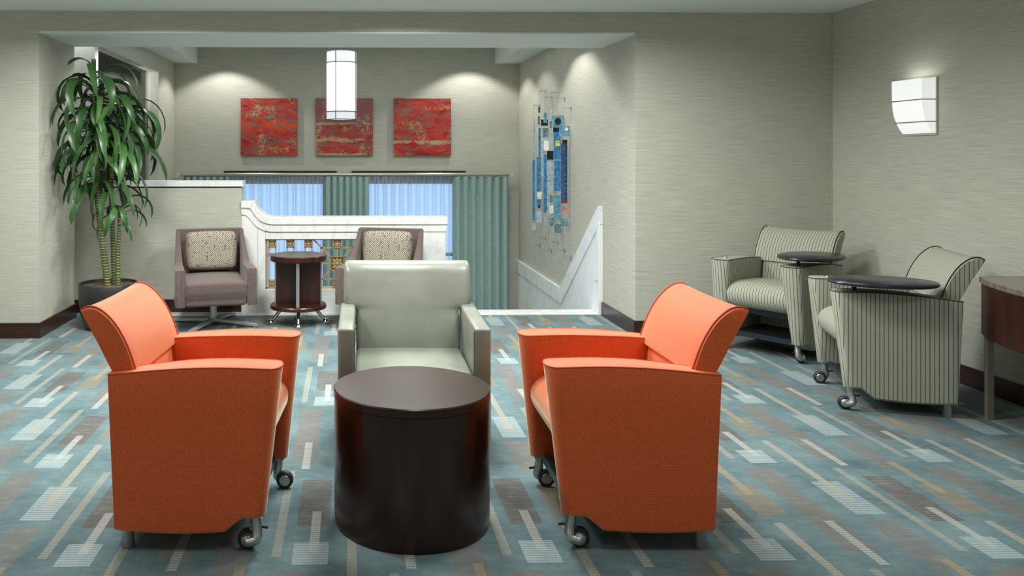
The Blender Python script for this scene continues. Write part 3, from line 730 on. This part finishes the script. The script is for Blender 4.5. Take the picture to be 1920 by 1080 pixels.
def armchair(name, label, cat, loc, rz, fab, pipe, group, angs, tablet=0):
    ch = thing(name, label, cat, (loc[0], loc[1], 0), rz, group)
    zt = lambda s: .628+.026*math.sin(min(s*1.25, 1)*PI/2)+.006*math.sin(PI*s)
    xf = lambda z: lerp(.270, .330, min(1, max(0, (z-.1)/.55))**1.0); xr = lambda z: lerp(-.262, -.286, (z-.1)/.55)
    def zb(s):
        x = lerp(-.262, .272, s)
        if x < .135: return .078-.010*math.sin(PI*min(1, max(0, (x+.262)/.4)))
        if x > .195: return .128
        return lerp(.078, .128, (x-.135)/.06)
    for sd in (1, -1):
        rings = []; ss = [0, .006, .02, .1, .2, .32, .44, .56, .66, .715, .745, .76, .80, .835, .855, .87, .91, .95, .972, .986, .995, 1.0]
        tops = []
        for s in ss:
            rd = 1.0
            if s > .94: rd = math.sqrt(max(0, 1-((s-.94)/.06)**2))
            if s < .02: rd = .75+.25*math.sqrt(max(0, 1-((.02-s)/.02)**2))
            rd = max(rd, .12); a, b = zb(s), zt(s); ring = []; rc = .010
            tz = lambda z: (lerp(.088, .118, (z-.1)/.55)+.022*min(1, s*1.6)*((z-.1)/.55)) * (1-.28*(1-min(1, s*2.2))*((z-.1)/.55))
            mid = lambda z: HW-tz(z)/2
            for (side, z, off) in ((1, a+rc, 0), (1, lerp(a, b, .25), 0), (1, lerp(a, b, .5), 0), (1, lerp(a, b, .75), 0), (1, b-rc, 0), (1, b-rc*.3, rc*.3), (1, b, rc), (-1, b, rc), (-1, b-rc*.3, rc*.3), (-1, b-rc, 0), (-1, lerp(a, b, .75), 0), (-1, lerp(a, b, .5), 0), (-1, lerp(a, b, .25), 0), (-1, a+rc, 0), (-1, a, rc), (1, a, rc)):
                hw = max(tz(z)/2*rd-off, .002); y = sd*(mid(z)+side*hw)
                x = lerp(xr(z), xf(z), s); ring.append((x, y, z))
            rings.append(ring); tops.append((ring[5], ring[8]))
        ar = obj('armrest', loft(rings), fab, ch, True, 40)
        loop = [t_[0] for t_ in tops[1:]]+[t_[1] for t_ in tops[1:]][::-1]
        obj('piping', tube([(p[0], p[1], p[2]+.001) for p in loop], .0028, 6, closed=True), pipe, ar)
    # upper back
    hb = .288
    prof0 = sp2([(-.270, .615), (-.286, .640), (-.345, .755), (-.392, .838), (-.388, .852), (-.362, .860), (-.322, .847), (-.272, .800), (-.228, .725), (-.197, .640), (-.19, .615)], 3)
    rings = []; cxm, czm = -.285, .73
    for y, k in ((-hb, .93), (-hb+.004, .97), (-hb+.014, 1), (-.22, 1.0), (-.14, 1), (-.05, 1), (.05, 1), (.14, 1), (.22, 1), (hb-.014, 1), (hb-.004, .97), (hb, .93)):
        u = 1-(y/hb)**2
        rings.append([(cxm+(x-cxm)*k+(.016*u if x > -.30 else 0)*max(0, (z-.6)/.25)*(1-(z-.6)/.27)*2+(-.006*u), y, czm+(z-czm)*k-.010*u*max(0, (z-.7)/.16)) for x, z in prof0])
    bk = obj('backrest', loft(rings), fab, ch, True, 50)
    for s in (-1, 1):
        pp = [(x+.001, s*(hb-.010), z+.001) for x, z in prof0[3*2:]]
        obj('piping', tube(pp, .0032, 6), pipe, bk)
    pr2 = sp2([(-.18, .45), (-.19, .52), (-.205, .60), (-.21, .66)], 3)
    obj('lower_back', prism([(-.27, .45), (-.27, .66)]+pr2[::-1], -.215, .215), fab, ch, True, 30, bev=.004)
    obj('back_panel', rbox(-.283, -.245, -.235, .235, .085, .64, .008, 3), fab, ch)
    # seat
    sp = sp2([(-.20, .33), (-.20, .46), (-.17, .485), (-.05, .497), (.12, .500), (.21, .494), (.262, .468), (.286, .425), (.280, .375), (.250, .335), (.20, .318), (.0, .315)], 4)
    rings = []
    for y, k, q in ((-.222, .97, -.008), (-.214, .99, -.002), (-.19, 1, 0), (-.1, 1, .004), (0, 1, .006), (.1, 1, .004), (.19, 1, 0), (.214, .99, -.002), (.222, .97, -.008)):
        rings.append([(.03+(x-.03)*k, y, .41+(z-.41)*k+(q if z > .45 else 0)) for x, z in sp])
    obj('seat', loft(rings), fab, ch, True, 60)
    obj('seat_base', bx(-.24, .16, -.222, .222, .27, .34), M_black, ch, False)
    obj('shelf', rbox(-.24, .21, -.225, .225, .120, .138, .003, 2), M_black, ch, False)
    obj('front_bar', rbox(.205, .228, -.225, .225, .112, .146, .006, 2), simple('bar_steel', srgb(52, 60, 66), .35, .6), ch)
    obj('lower_apron', bx(-.20, -.18, -.222, .222, .14, .27), fab, ch, False)
    for s, k in ((1, 0), (-1, 1)):
        caster(ch, .235, s*.268, .132, angs[k])
        obj('leg', lathe([(0, 0), (.021, 0), (.023, .004), (.023, .10), (0, .10)], (-.225, s*.272, 0), 18), M_silver, ch)
        pl = B(); box(pl, .20, .262, s*.268-.03, s*.268+.03, .126, .134); obj('mounting_plate', pl, M_silver, ch, False)
    if tablet:
        s = tablet; tb = lathe([(.0, .700), (.96, .700), (.985, .704), (1.0, .711), (.985, .719), (.96, .723), (0, .723)], (0, 0, 0), 48)
        for v in tb.verts: v.co = Vector((.085+v.co.x*.268, s*.285+v.co.y*.19, v.co.z))
        to = obj('tablet', tb, M_tab, ch, True, 50)
        po = B(); tube([(.215, s*.262, .64), (.215, s*.262, .702)], .012, 12, po); lathe([(0, .648), (.03, .648), (.03, .655), (0, .656)], (.215, s*.262, 0), 16, po)
        box(po, .02, .215, s*.262-.015, s*.262+.015, .690, .701)
        obj('swivel_post', po, M_black, to)
        ca = lathe([(.0, .004), (.018, .003), (.020, -.002), (0, -.002)], (.22, -s*.262, .660), 16); obj('arm_cap', ca, M_chrome, ch)
    return ch
armchair('rolling_armchair', 'orange armchair on casters left of the dark drum table, facing right', 'armchair', (-.551, 3.216), math.radians(-3.7), M_orange, M_opipe, 'orange rolling armchairs', (0, PI))
armchair('rolling_armchair', 'orange armchair on casters right of the dark drum table, facing left', 'armchair', (1.036, 3.195), math.radians(178.8), M_orange, M_opipe, 'orange rolling armchairs', (PI*.95, PI))
armchair('rolling_armchair', 'sage pinstriped armchair with swivel tablet in the corner, farther from the camera', 'armchair', (3.067, 5.84), math.radians(214), M_stripe, M_dpipe, 'striped tablet armchairs', (PI*.9, PI), 1)
armchair('rolling_armchair', 'sage pinstriped armchair with swivel tablet beside the marble topped console, nearer the camera', 'armchair', (3.07, 4.675), math.radians(163), M_stripe, M_dpipe, 'striped tablet armchairs', (0, 0), 1)

# ================================================================== grey leather armchair
lc = thing('leather_armchair', 'grey-green leather armchair with square arms behind the drum table', 'armchair', (.30, 4.05, 0), math.radians(-91.0))
# local x forward (towards camera)
def lb(c):   # recline of the back
    k = max(0, (c.z-.40))/.44
    return Vector((c.x-.16*k*.9, c.y*(1), c.z))
def puff(amt, y_h, z0, z1, xface):
    def f(c):
        if c.x > xface:
            c.x += amt*max(0, 1-(c.y/y_h)**2)*max(0, 1-((c.z-(z0+z1)/2)/((z1-z0)/2))**2)
        return lb(c)
    return f
def tback():
    # T-shaped back: columns across y, rows up z, wide above the arms, one continuous skin
    ys = [-1, -.985, -.95, -.9, -.7, -.45, -.2, 0, .2, .45, .7, .9, .95, .985, 1]; zs = [.30, .36, .44, .52, .575, .600, .612, .622, .640, .68, .73, .78, .815, .832, .839, .842]
    def hw(z): 
        k = min(1, max(0, (z-.600)/.030)); return lerp(.268, .335, k*k*(3-2*k)) - (.012*max(0, (z-.79)/.052)**3)
    def th(z, u):
        e_ = math.sqrt(max(0, 1-max(0, (abs(u)-.9)/.1)**2)); t_ = math.sqrt(max(0, 1-max(0, (z-.79)/.0525)**2)) if z > .79 else 1
        return max(.12, e_*.6+.4*(e_ > .3))*max(.1, t_)
    bm = B(); F = []; K = []
    for z in zs:
        rf, rk = [], []
        for u in ys:
            y = u*hw(z); k = th(z, u); bulge = .013*max(0, 1-u*u)*math.sin(PI*min(1, max(0, (z-.3)/.55)))
            crease = -.010*math.exp(-((z-.622)/.030)**2)*math.exp(-((abs(u)-.92)/.14)**2)
            rf.append(bm.verts.new(lb(Vector((-.183+.058*k+bulge+crease, y, z))))); rk.append(bm.verts.new(lb(Vector((-.183-.058*k, y, z)))))
        F.append(rf); K.append(rk)
    n, m = len(zs), len(ys)
    for i in range(n-1):
        for j in range(m-1):
            bm.faces.new([F[i][j], F[i][j+1], F[i+1][j+1], F[i+1][j]]); bm.faces.new([K[i][j], K[i+1][j], K[i+1][j+1], K[i][j+1]])
        for j in (0, m-1): bm.faces.new([F[i][j], F[i+1][j], K[i+1][j], K[i][j]])
    for i in (0, n-1):
        for j in range(m-1): bm.faces.new([F[i][j], F[i][j+1], K[i][j+1], K[i][j]])
    return bm
obj('backrest', tback(), M_leath, lc, True, 70)
for s in (1, -1):
    def armf(c, s=s):
        c.z += (-.006 if c.z > .5 else 0)*(c.x-.35)/.3
        return c
    obj('armrest', rbox(-.26, .345, min(s*.272, s*.347), max(s*.272, s*.347), .10, .618, .012, 3, armf, 2), M_leath, lc)
    obj('seam', tube([(.339, s*.270, .10), (.339, s*.270, .60), (.333, s*.275, .612), (-.10, s*.275, .617)], .0022, 5), simple('seam_dark', srgb(84, 84, 74), .6), lc)
def seatf(c):
    if c.z > .40: c.z += .014*max(0, 1-(c.y/.26)**2)*max(0, 1-((c.x-.08)/.26)**2)
    return c
obj('seat', rbox(-.18, .335, -.268, .268, .285, .418, .026, 4, seatf, 4), M_leath, lc)
obj('seat_rail', rbox(-.24, .325, -.264, .264, .10, .283, .01, 2), M_leath, lc)
for x in (-.2, .30):
    for y in (-.29, .29): obj('leg', prism([(x-.022, y-.022), (x+.022, y-.022), (x+.022, y+.022), (x-.022, y+.022)], 0, .102, 'z'), M_wood, lc, False)

# ================================================================== drum table
dt = thing('drum_table', 'dark wooden drum-shaped coffee table in the centre foreground', 'table', (.241, 3.167, 0)); R_ = .3015
obj('body', lathe([(0, .0), (R_-.010, 0), (R_-.006, .006), (R_-.003, .03), (R_-.003, .478), (0, .478)], (0, 0, 0), 96), M_drum, dt, True, 30)
obj('table_top', lathe([(0, .478), (R_-.004, .478), (R_, .481), (R_, .508), (R_-.004, .512), (0, .512)], (0, 0, 0), 96), M_drum, dt, True, 30)

# ================================================================== round side table
st = thing('side_table', 'small round dark wood side table with splayed chrome feet between the brown chairs', 'table', (-.425, 6.86, 0)); 
obj('table_top', lathe([(0, .528), (.228, .528), (.233, .533), (.233, .571), (.228, .577), (0, .577)], (0, 0, 0), 64), M_wood, st, True, 30)
obj('base_shelf', lathe([(0, .134), (.229, .134), (.233, .138), (.233, .16), (.229, .166), (0, .166)], (0, 0, 0), 64), M_wood, st, True, 30)
ra = math.radians(2)
def rot2(x, y, a): return (x*math.cos(a)-y*math.sin(a), x*math.sin(a)+y*math.cos(a))
for k in range(4):
    a = ra+k*PI/2; d = Vector((math.cos(a), math.sin(a), 0)); n = Vector((-d.y, d.x, 0))
    c = [d*.012+n*.012, d*.185+n*.012, d*.185-n*.012, d*.012-n*.012]
    obj('upright_panel', prism([(p.x, p.y) for p in c], .1665, .5275, 'z'), M_wood, st, False)
    c = [d*.186+n*.013, d*.196+n*.013, d*.196-n*.013, d*.186-n*.013]
    obj('edge_strip', prism([(p.x, p.y) for p in c], .1668, .5272, 'z'), M_silver, st, False, label='satin metal strip on the panel edge')
    d2 = Vector((math.cos(a+math.radians(2)), math.sin(a+math.radians(2)), 0))
    lg = tube([d2*.13+Vector((0, 0, .136)), d2*.215+Vector((0, 0, .035))], [.016, .012], 14)
    lo = obj('leg', lg, M_chrome, st)
    fc = d2*.225
    obj('foot', lathe([(0, 0), (.028, .0), (.030, .006), (.028, .02), (.020, .034), (.008, .042), (0, .043)], (fc.x, fc.y, 0), 20), M_chrome, lo)

# ================================================================== brown swivel chairs and their pillows
def swivel(loc, rz, label, plabel):
    e = thing('swivel_chair', label, 'chair', (loc[0], loc[1], 0), rz, 'brown swivel lounge chairs')
    # shell: side wings lofted along x, wing top drops in a curve from the back to the low arm
    WZ = lambda x: lerp(.765, .505, min(1, max(0, (x+.30)/.26))**.75) if x < -.04 else .505-.012*(x+.04)
    for s in (1, -1):
        rings = []
        for x in [-.35, -.345, -.33, -.30, -.26, -.22, -.18, -.14, -.10, -.06, -.02, .05, .15, .25, .315, .328, .332]:
            t_ = max(0, (x+.35)/.68); yo = lerp(.285, .322, min(1, t_*1.6)); th = lerp(.035, .078, min(1, max(0, (x+.30)/.35)))
            if x > .31: yo -= .006*((x-.31)/.022)**2; 
            zb_ = lerp(.245, .205, min(1, t_*1.5)); top = WZ(x); rec = lambda z: -.055*max(0, (z-.35)/.42)*max(0, 1-(x+.35)/.35)
            k = 0 if .0 < (x+.35) and x < .33 else .008
            ring = []
            for (yy, z) in ((yo-k, zb_+.008), (yo-k, lerp(zb_, top, .35)), (yo-k, lerp(zb_, top, .7)), (yo-k, top-.012), (yo-.006-k, top-.003), (yo-.014-k, top), (yo-th+.014+k, top), (yo-th+.006+k, top-.003), (yo-th+k, top-.012), (yo-th+k, lerp(zb_, top, .7)), (yo-th+k, lerp(zb_, top, .35)), (yo-th+k, zb_+.008), (yo-th+.008+k, zb_), (yo-.008-k, zb_)):
                ring.append((x+rec(z), s*yy, z))
            rings.append(ring)
        obj('armrest', loft(rings), M_brown, e, True, 50)
    def rb(c):
        c.x += -.055*max(0, (c.z-.35)/.42); return c
    obj('backrest', rbox(-.352, -.285, -.283, .283, .245, .766, .012, 3, rb, 3), M_brown, e)
    def sf(c):
        if c.z > .36: c.z += .022*max(0, 1-(c.y/.25)**2)*max(0, 1-((c.x-.02)/.36)**2)
        if c.x > .25 and c.z < .3: c.x -= .02
        return c
    obj('seat', rbox(-.285, .352, -.241, .241, .205, .395, .024, 4, sf, 5), M_brown, e)
    obj('column', lathe([(0, .03), (.028, .03), (.028, .206), (0, .206)], (0, 0, 0), 20), M_steel, e)
    obj('swivel_plate', bx(-.10, .10, -.10, .10, .196, .206), M_black, e, False)
    for k in range(4):
        a = math.radians(45+20)+k*PI/2-.12; d = Vector((math.cos(a), math.sin(a), 0)); n = Vector((-d.y, d.x, 0))
        rings = []
        for r, wd, z0, z1 in ((.0, .024, .03, .058), (.15, .022, .026, .046), (.38, .019, .012, .026), (.40, .016, .010, .022)):
            rings.append([d*r+n*wd+Vector((0, 0, z0)), d*r+n*wd+Vector((0, 0, z1)), d*r-n*wd+Vector((0, 0, z1)), d*r-n*wd+Vector((0, 0, z0))])
        lo = obj('leg', loft(rings), M_steel, e, False)
        obj('foot', lathe([(0, 0), (.016, 0), (.016, .02), (0, .02)], tuple(d*.375), 12), M_steel, lo)
    # pillow
    p = thing('pillow', plabel, 'pillow', (loc[0]+math.cos(rz)*-.215, loc[1]+math.sin(rz)*-.215, .425), rz, 'patterned square pillows')
    rings = []; hw, hh, th = .218, .165, .062; N = 14
    bm = B(); V = {}
    for sg in (1, -1):
        for i in range(N+1):
            for j in range(N+1):
                u, v = i/N*2-1, j/N*2-1
                f_ = (max(0, 1-u**4)*max(0, 1-v**4))**.45
                y = u*hw*(1-.05*v*v*(1 if abs(u) > .5 else .3)); z = v*hh*(1-.05*u*u)+hh
                if abs(abs(u)-1) < 1e-6 and abs(abs(v)-1) < 1e-6: y *= .96; z = (z-hh)*.96+hh
                x = sg*th*f_ - .10*(z/.33)*.55 + .035
                key = (i, j, 0 if (i in (0, N) or j in (0, N)) else sg)
                if key not in V: V[key] = bm.verts.new((x, y, z))
        for i in range(N):
            for j in range(N):
                ks = [(i, j), (i+1, j), (i+1, j+1), (i, j+1)]
                fv = [V[(a, b, 0 if (a in (0, N) or b in (0, N)) else sg)] for a, b in ks]
                bm.faces.new(fv if sg > 0 else fv[::-1])
    obj('pillow_cover', bm, M_pill, p, True, 80)
swivel((-1.13, 6.84), math.radians(-76), 'brown swivel lounge chair on a four-star base in front of the half wall', 'patterned cream and brown pillow on the left brown swivel chair')
swivel((.275, 6.84), math.radians(-104), 'brown swivel lounge chair mostly hidden behind the grey leather armchair', 'patterned cream and brown pillow on the brown chair behind the leather armchair')

# ================================================================== console table at the right edge
ct_ = thing('console_table', 'curved console with brown marble top and dark red wood apron at the right edge', 'table', (3.5, 3.75, 0))
oc = [(3.36, 4.325), (3.74, 4.325), (3.74, 3.02)]+sp2([(3.36, 3.02), (3.26, 3.25), (3.20, 3.55), (3.205, 3.86), (3.265, 4.12), (3.36, 4.325)], 6)[:-1]
oc = [(x-3.5, y-3.75) for x, y in oc]
def shrink(pts, k):
    cx_ = sum(p[0] for p in pts)/len(pts); cy_ = sum(p[1] for p in pts)/len(pts)
    return [(cx_+(x-cx_)*k, cy_+(y-cy_)*k) for x, y in pts]
obj('marble_top', prism(oc, .727, .757, 'z'), M_marb2, ct_, False, bev=.004)
obj('apron', prism(shrink(oc, .972), .455, .7265, 'z'), M_cherry, ct_, True, 30)
for (x, y) in ((3.395, 4.30), (3.70, 4.30), (3.70, 3.06), (3.36, 3.08)):
    obj('leg', bx(x-3.5-.017, x-3.5+.017, y-3.75-.012, y-3.75+.012, 0, .73), simple('leg_metal', srgb(150, 144, 130), .4, .5), ct_, False)

# ================================================================== potted corn plant
PY_ = 6.73
pt = thing('potted_dracaena', 'tall potted plant with long drooping green leaves beside the half wall', 'plant', (-1.965, PY_, 0))
WALLX = JL+.012+1.965
obj('pot', lathe([(0, 0), (.160, 0), (.180, .01), (.215, .12), (.232, .26), (.234, .362), (.229, .369), (.220, .369), (.215, .345), (0, .33)], (0, 0, 0), 48), simple('pot_glaze', srgb(44, 40, 42), .38), pt, True, 40)
soil = lathe([(0, .32), (.213, .32), (.214, .345), (.1, .352), (0, .352)], (0, 0, 0), 32)
for v in soil.verts: v.co.z += random.uniform(-.004, .004)
t = NT('potting_moss'); n = t.noise(t.coord(), 60., 4.); t.base(t.ramp(n, [(.35, srgb(44, 32, 22)), (.65, srgb(104, 84, 58))]), .95); t.bump(n, 1., .01)
obj('soil', soil, t.m, pt)
t = NT('cane_bark'); x, y, z = t.sep(t.coord()); rn = t.noise(t.coord(), 14., 2.)
rg = t.math('FRACT', t.math('ADD', t.math('DIVIDE', z, .022), t.math('MULTIPLY', rn, 1.2)))
t.base(t.mix(t.math('LESS_THAN', rg, .24), t.mix(rn, srgb(44, 70, 30), srgb(88, 104, 52)), srgb(170, 160, 118)), .6); t.bump(rg, .5, .004); M_cane = t.m
t = NT('dracaena_leaf'); x, y, z = t.sep(t.coord()); n = t.noise(t.mapping(t.coord(), (3, 120, 3)), 1., 2.)
oi = t.n.new('ShaderNodeObjectInfo')
c = t.mix(oi.outputs['Random'], srgb(22, 50, 26), srgb(52, 90, 40))
t.base(t.mix(t.math('MULTIPLY', n, .5), c, srgb(74, 112, 58)), .36, 0, .4); M_leaf = t.m
# canes (plant-local coordinates)
def P_(px, py, Yd=None):
    Yd = PY_+(Yd-6.93 if Yd else 0)
    u = (px-682)/FPX; v = (292-py)/FPX; rx, ry = Ss+u*Cc, Cc-u*Ss; t_ = Yd/ry
    return Vector((rx*t_+1.965, Yd-PY_, H+v*t_))
canes = [([P_(204, 536), P_(196, 470), P_(188, 400), P_(184, 330), P_(182, 250), P_(180, 180), P_(178, 150), P_(178, 112)], .026, .018),
         ([P_(212, 536), P_(210, 470), P_(207, 400), P_(206, 330), P_(212, 260), P_(222, 200)], .022, .016),
         ([P_(222, 536, 6.90), P_(222, 480, 6.90), P_(224, 430, 6.90), P_(225, 385, 6.90)], .020, .012)]
for k, (pts, r0, r1) in enumerate(canes):
    pts = [p+Vector((0, (-.03, .04, -.01)[k], 0)) for p in pts]
    sp = smooth_path(pts, 8); m = len(sp)
    obj('cane', tube(sp, [lerp(r0, r1, i/(m-1))*(1+.05*(i % 2)) for i in range(m)], 12), M_cane, pt)
def leafmesh(L, W, up, droop, tw):
    """strap leaf leaving the stem along +x, rising then bending down"""
    n = 9; rows = []; p = Vector((0, 0, 0)); a = up
    for i in range(n+1):
        t_ = i/n; w_ = W*(.35+1.3*min(t_*2.2, 1)*(1-t_)**.55)*.62
        if i == n: w_ = .0015
        dirv = Vector((math.cos(a), 0, math.sin(a))); nrm = Vector((-math.sin(a), 0, math.cos(a)))
        side = Vector((0, 1, 0)); c = math.cos(tw*t_); s = math.sin(tw*t_); sd = side*c+nrm*s; nn = nrm*c-side*s
        rows.append([p-sd*w_+nn*w_*.35, p.copy(), p+sd*w_+nn*w_*.35]); p = p+dirv*L/n; a -= droop/n*(1.5-.6*abs(t_-.35)*2)
    bm = loft(rows, None, False, False); me = bpy.data.meshes.new('leaf'); bm.to_mesh(me); bm.free(); me.materials.append(M_leaf); me.shade_smooth(); return me
LM = [leafmesh(.58, .042, .62, 2.2, .5), leafmesh(.54, .040, .35, 1.9, -.6), leafmesh(.62, .044, .12, 1.6, .4), leafmesh(.50, .042, -.1, 1.35, -.3), leafmesh(.56, .042, .85, 2.5, -.9), leafmesh(.30, .038, .9, 1.7, .3)]
def head(c, z0, z1, n, sc=1., kinds=(0, 1, 2, 3, 4), phi0=0.):
    for i in range(n):
        t_ = i/(n-1); z = z1+(z0-z1)*t_; a = phi0+i*2.399963+random.uniform(-.25, .25)
        k = (kinds[0] if t_ < .12 else kinds[min(len(kinds)-1, int(t_*len(kinds)))])
        if random.random() < .25: k = random.choice(kinds)
        # leaves pointing at the jamb are trimmed shorter so they hang free of the wall
        s = sc*random.uniform(.82, 1.08)
        if math.cos(a) < -.4: s *= .93
        if math.sin(a) > .5: s *= .8
        o = bpy.data.objects.new('leaf', LM[k]); COL.objects.link(o); o.parent = pt
        o.location = c(z)+Vector((math.cos(a)*.012, math.sin(a)*.012, 0)); o.rotation_euler = (random.uniform(-.35, .35), random.uniform(-.25, .3), a); 
        wy = random.uniform(.85, 1.15)
        for _ in range(14):   # keep the leaves clear of the jamb and of the half wall
            M = Matrix.Translation(o.location) @ o.rotation_euler.to_matrix().to_4x4() @ Matrix.Diagonal((s, s*wy, s, 1))
            pts_ = [M @ v.co for v in LM[k].vertices]
            if min(p.x for p in pts_) > WALLX and max(p.y for p in pts_ if p.z < 1.25 or True) < Y3-PY_-.04: break
            s *= .93
        o.scale = (s, s*wy, s)
def along(pts, k):
    off = Vector((0, (-.03, .04, -.01)[k], 0)); sp = smooth_path([p+off for p in pts], 8)
    def f(z):
        for a, b in zip(sp, sp[1:]):
            if a.z <= z <= b.z: return a.lerp(b, (z-a.z)/(b.z-a.z+1e-9))
        return sp[-1] if z > sp[-1].z else sp[0]
    return f
c0, c1, c2 = along(canes[0][0], 0), along(canes[1][0], 1), along(canes[2][0], 2)
head(c0, 1.58, 2.06, 50, 1.0, (0, 4, 1, 2, 2))
head(c0, 1.18, 1.55, 34, .95, (1, 2, 4, 3), 1.)
head(c1, 1.42, 1.82, 48, 1.0, (0, 4, 1, 2, 2), 2.)
head(c1, 1.12, 1.38, 16, .9, (1, 2, 3), .4)
head(c2, .90, .985, 12, .74, (0, 4, 1), .2)
o = bpy.data.objects.new('leaf', LM[5]); COL.objects.link(o); o.parent = pt; o.location = c0(2.08); o.rotation_euler = (0, -.3, 2.9)
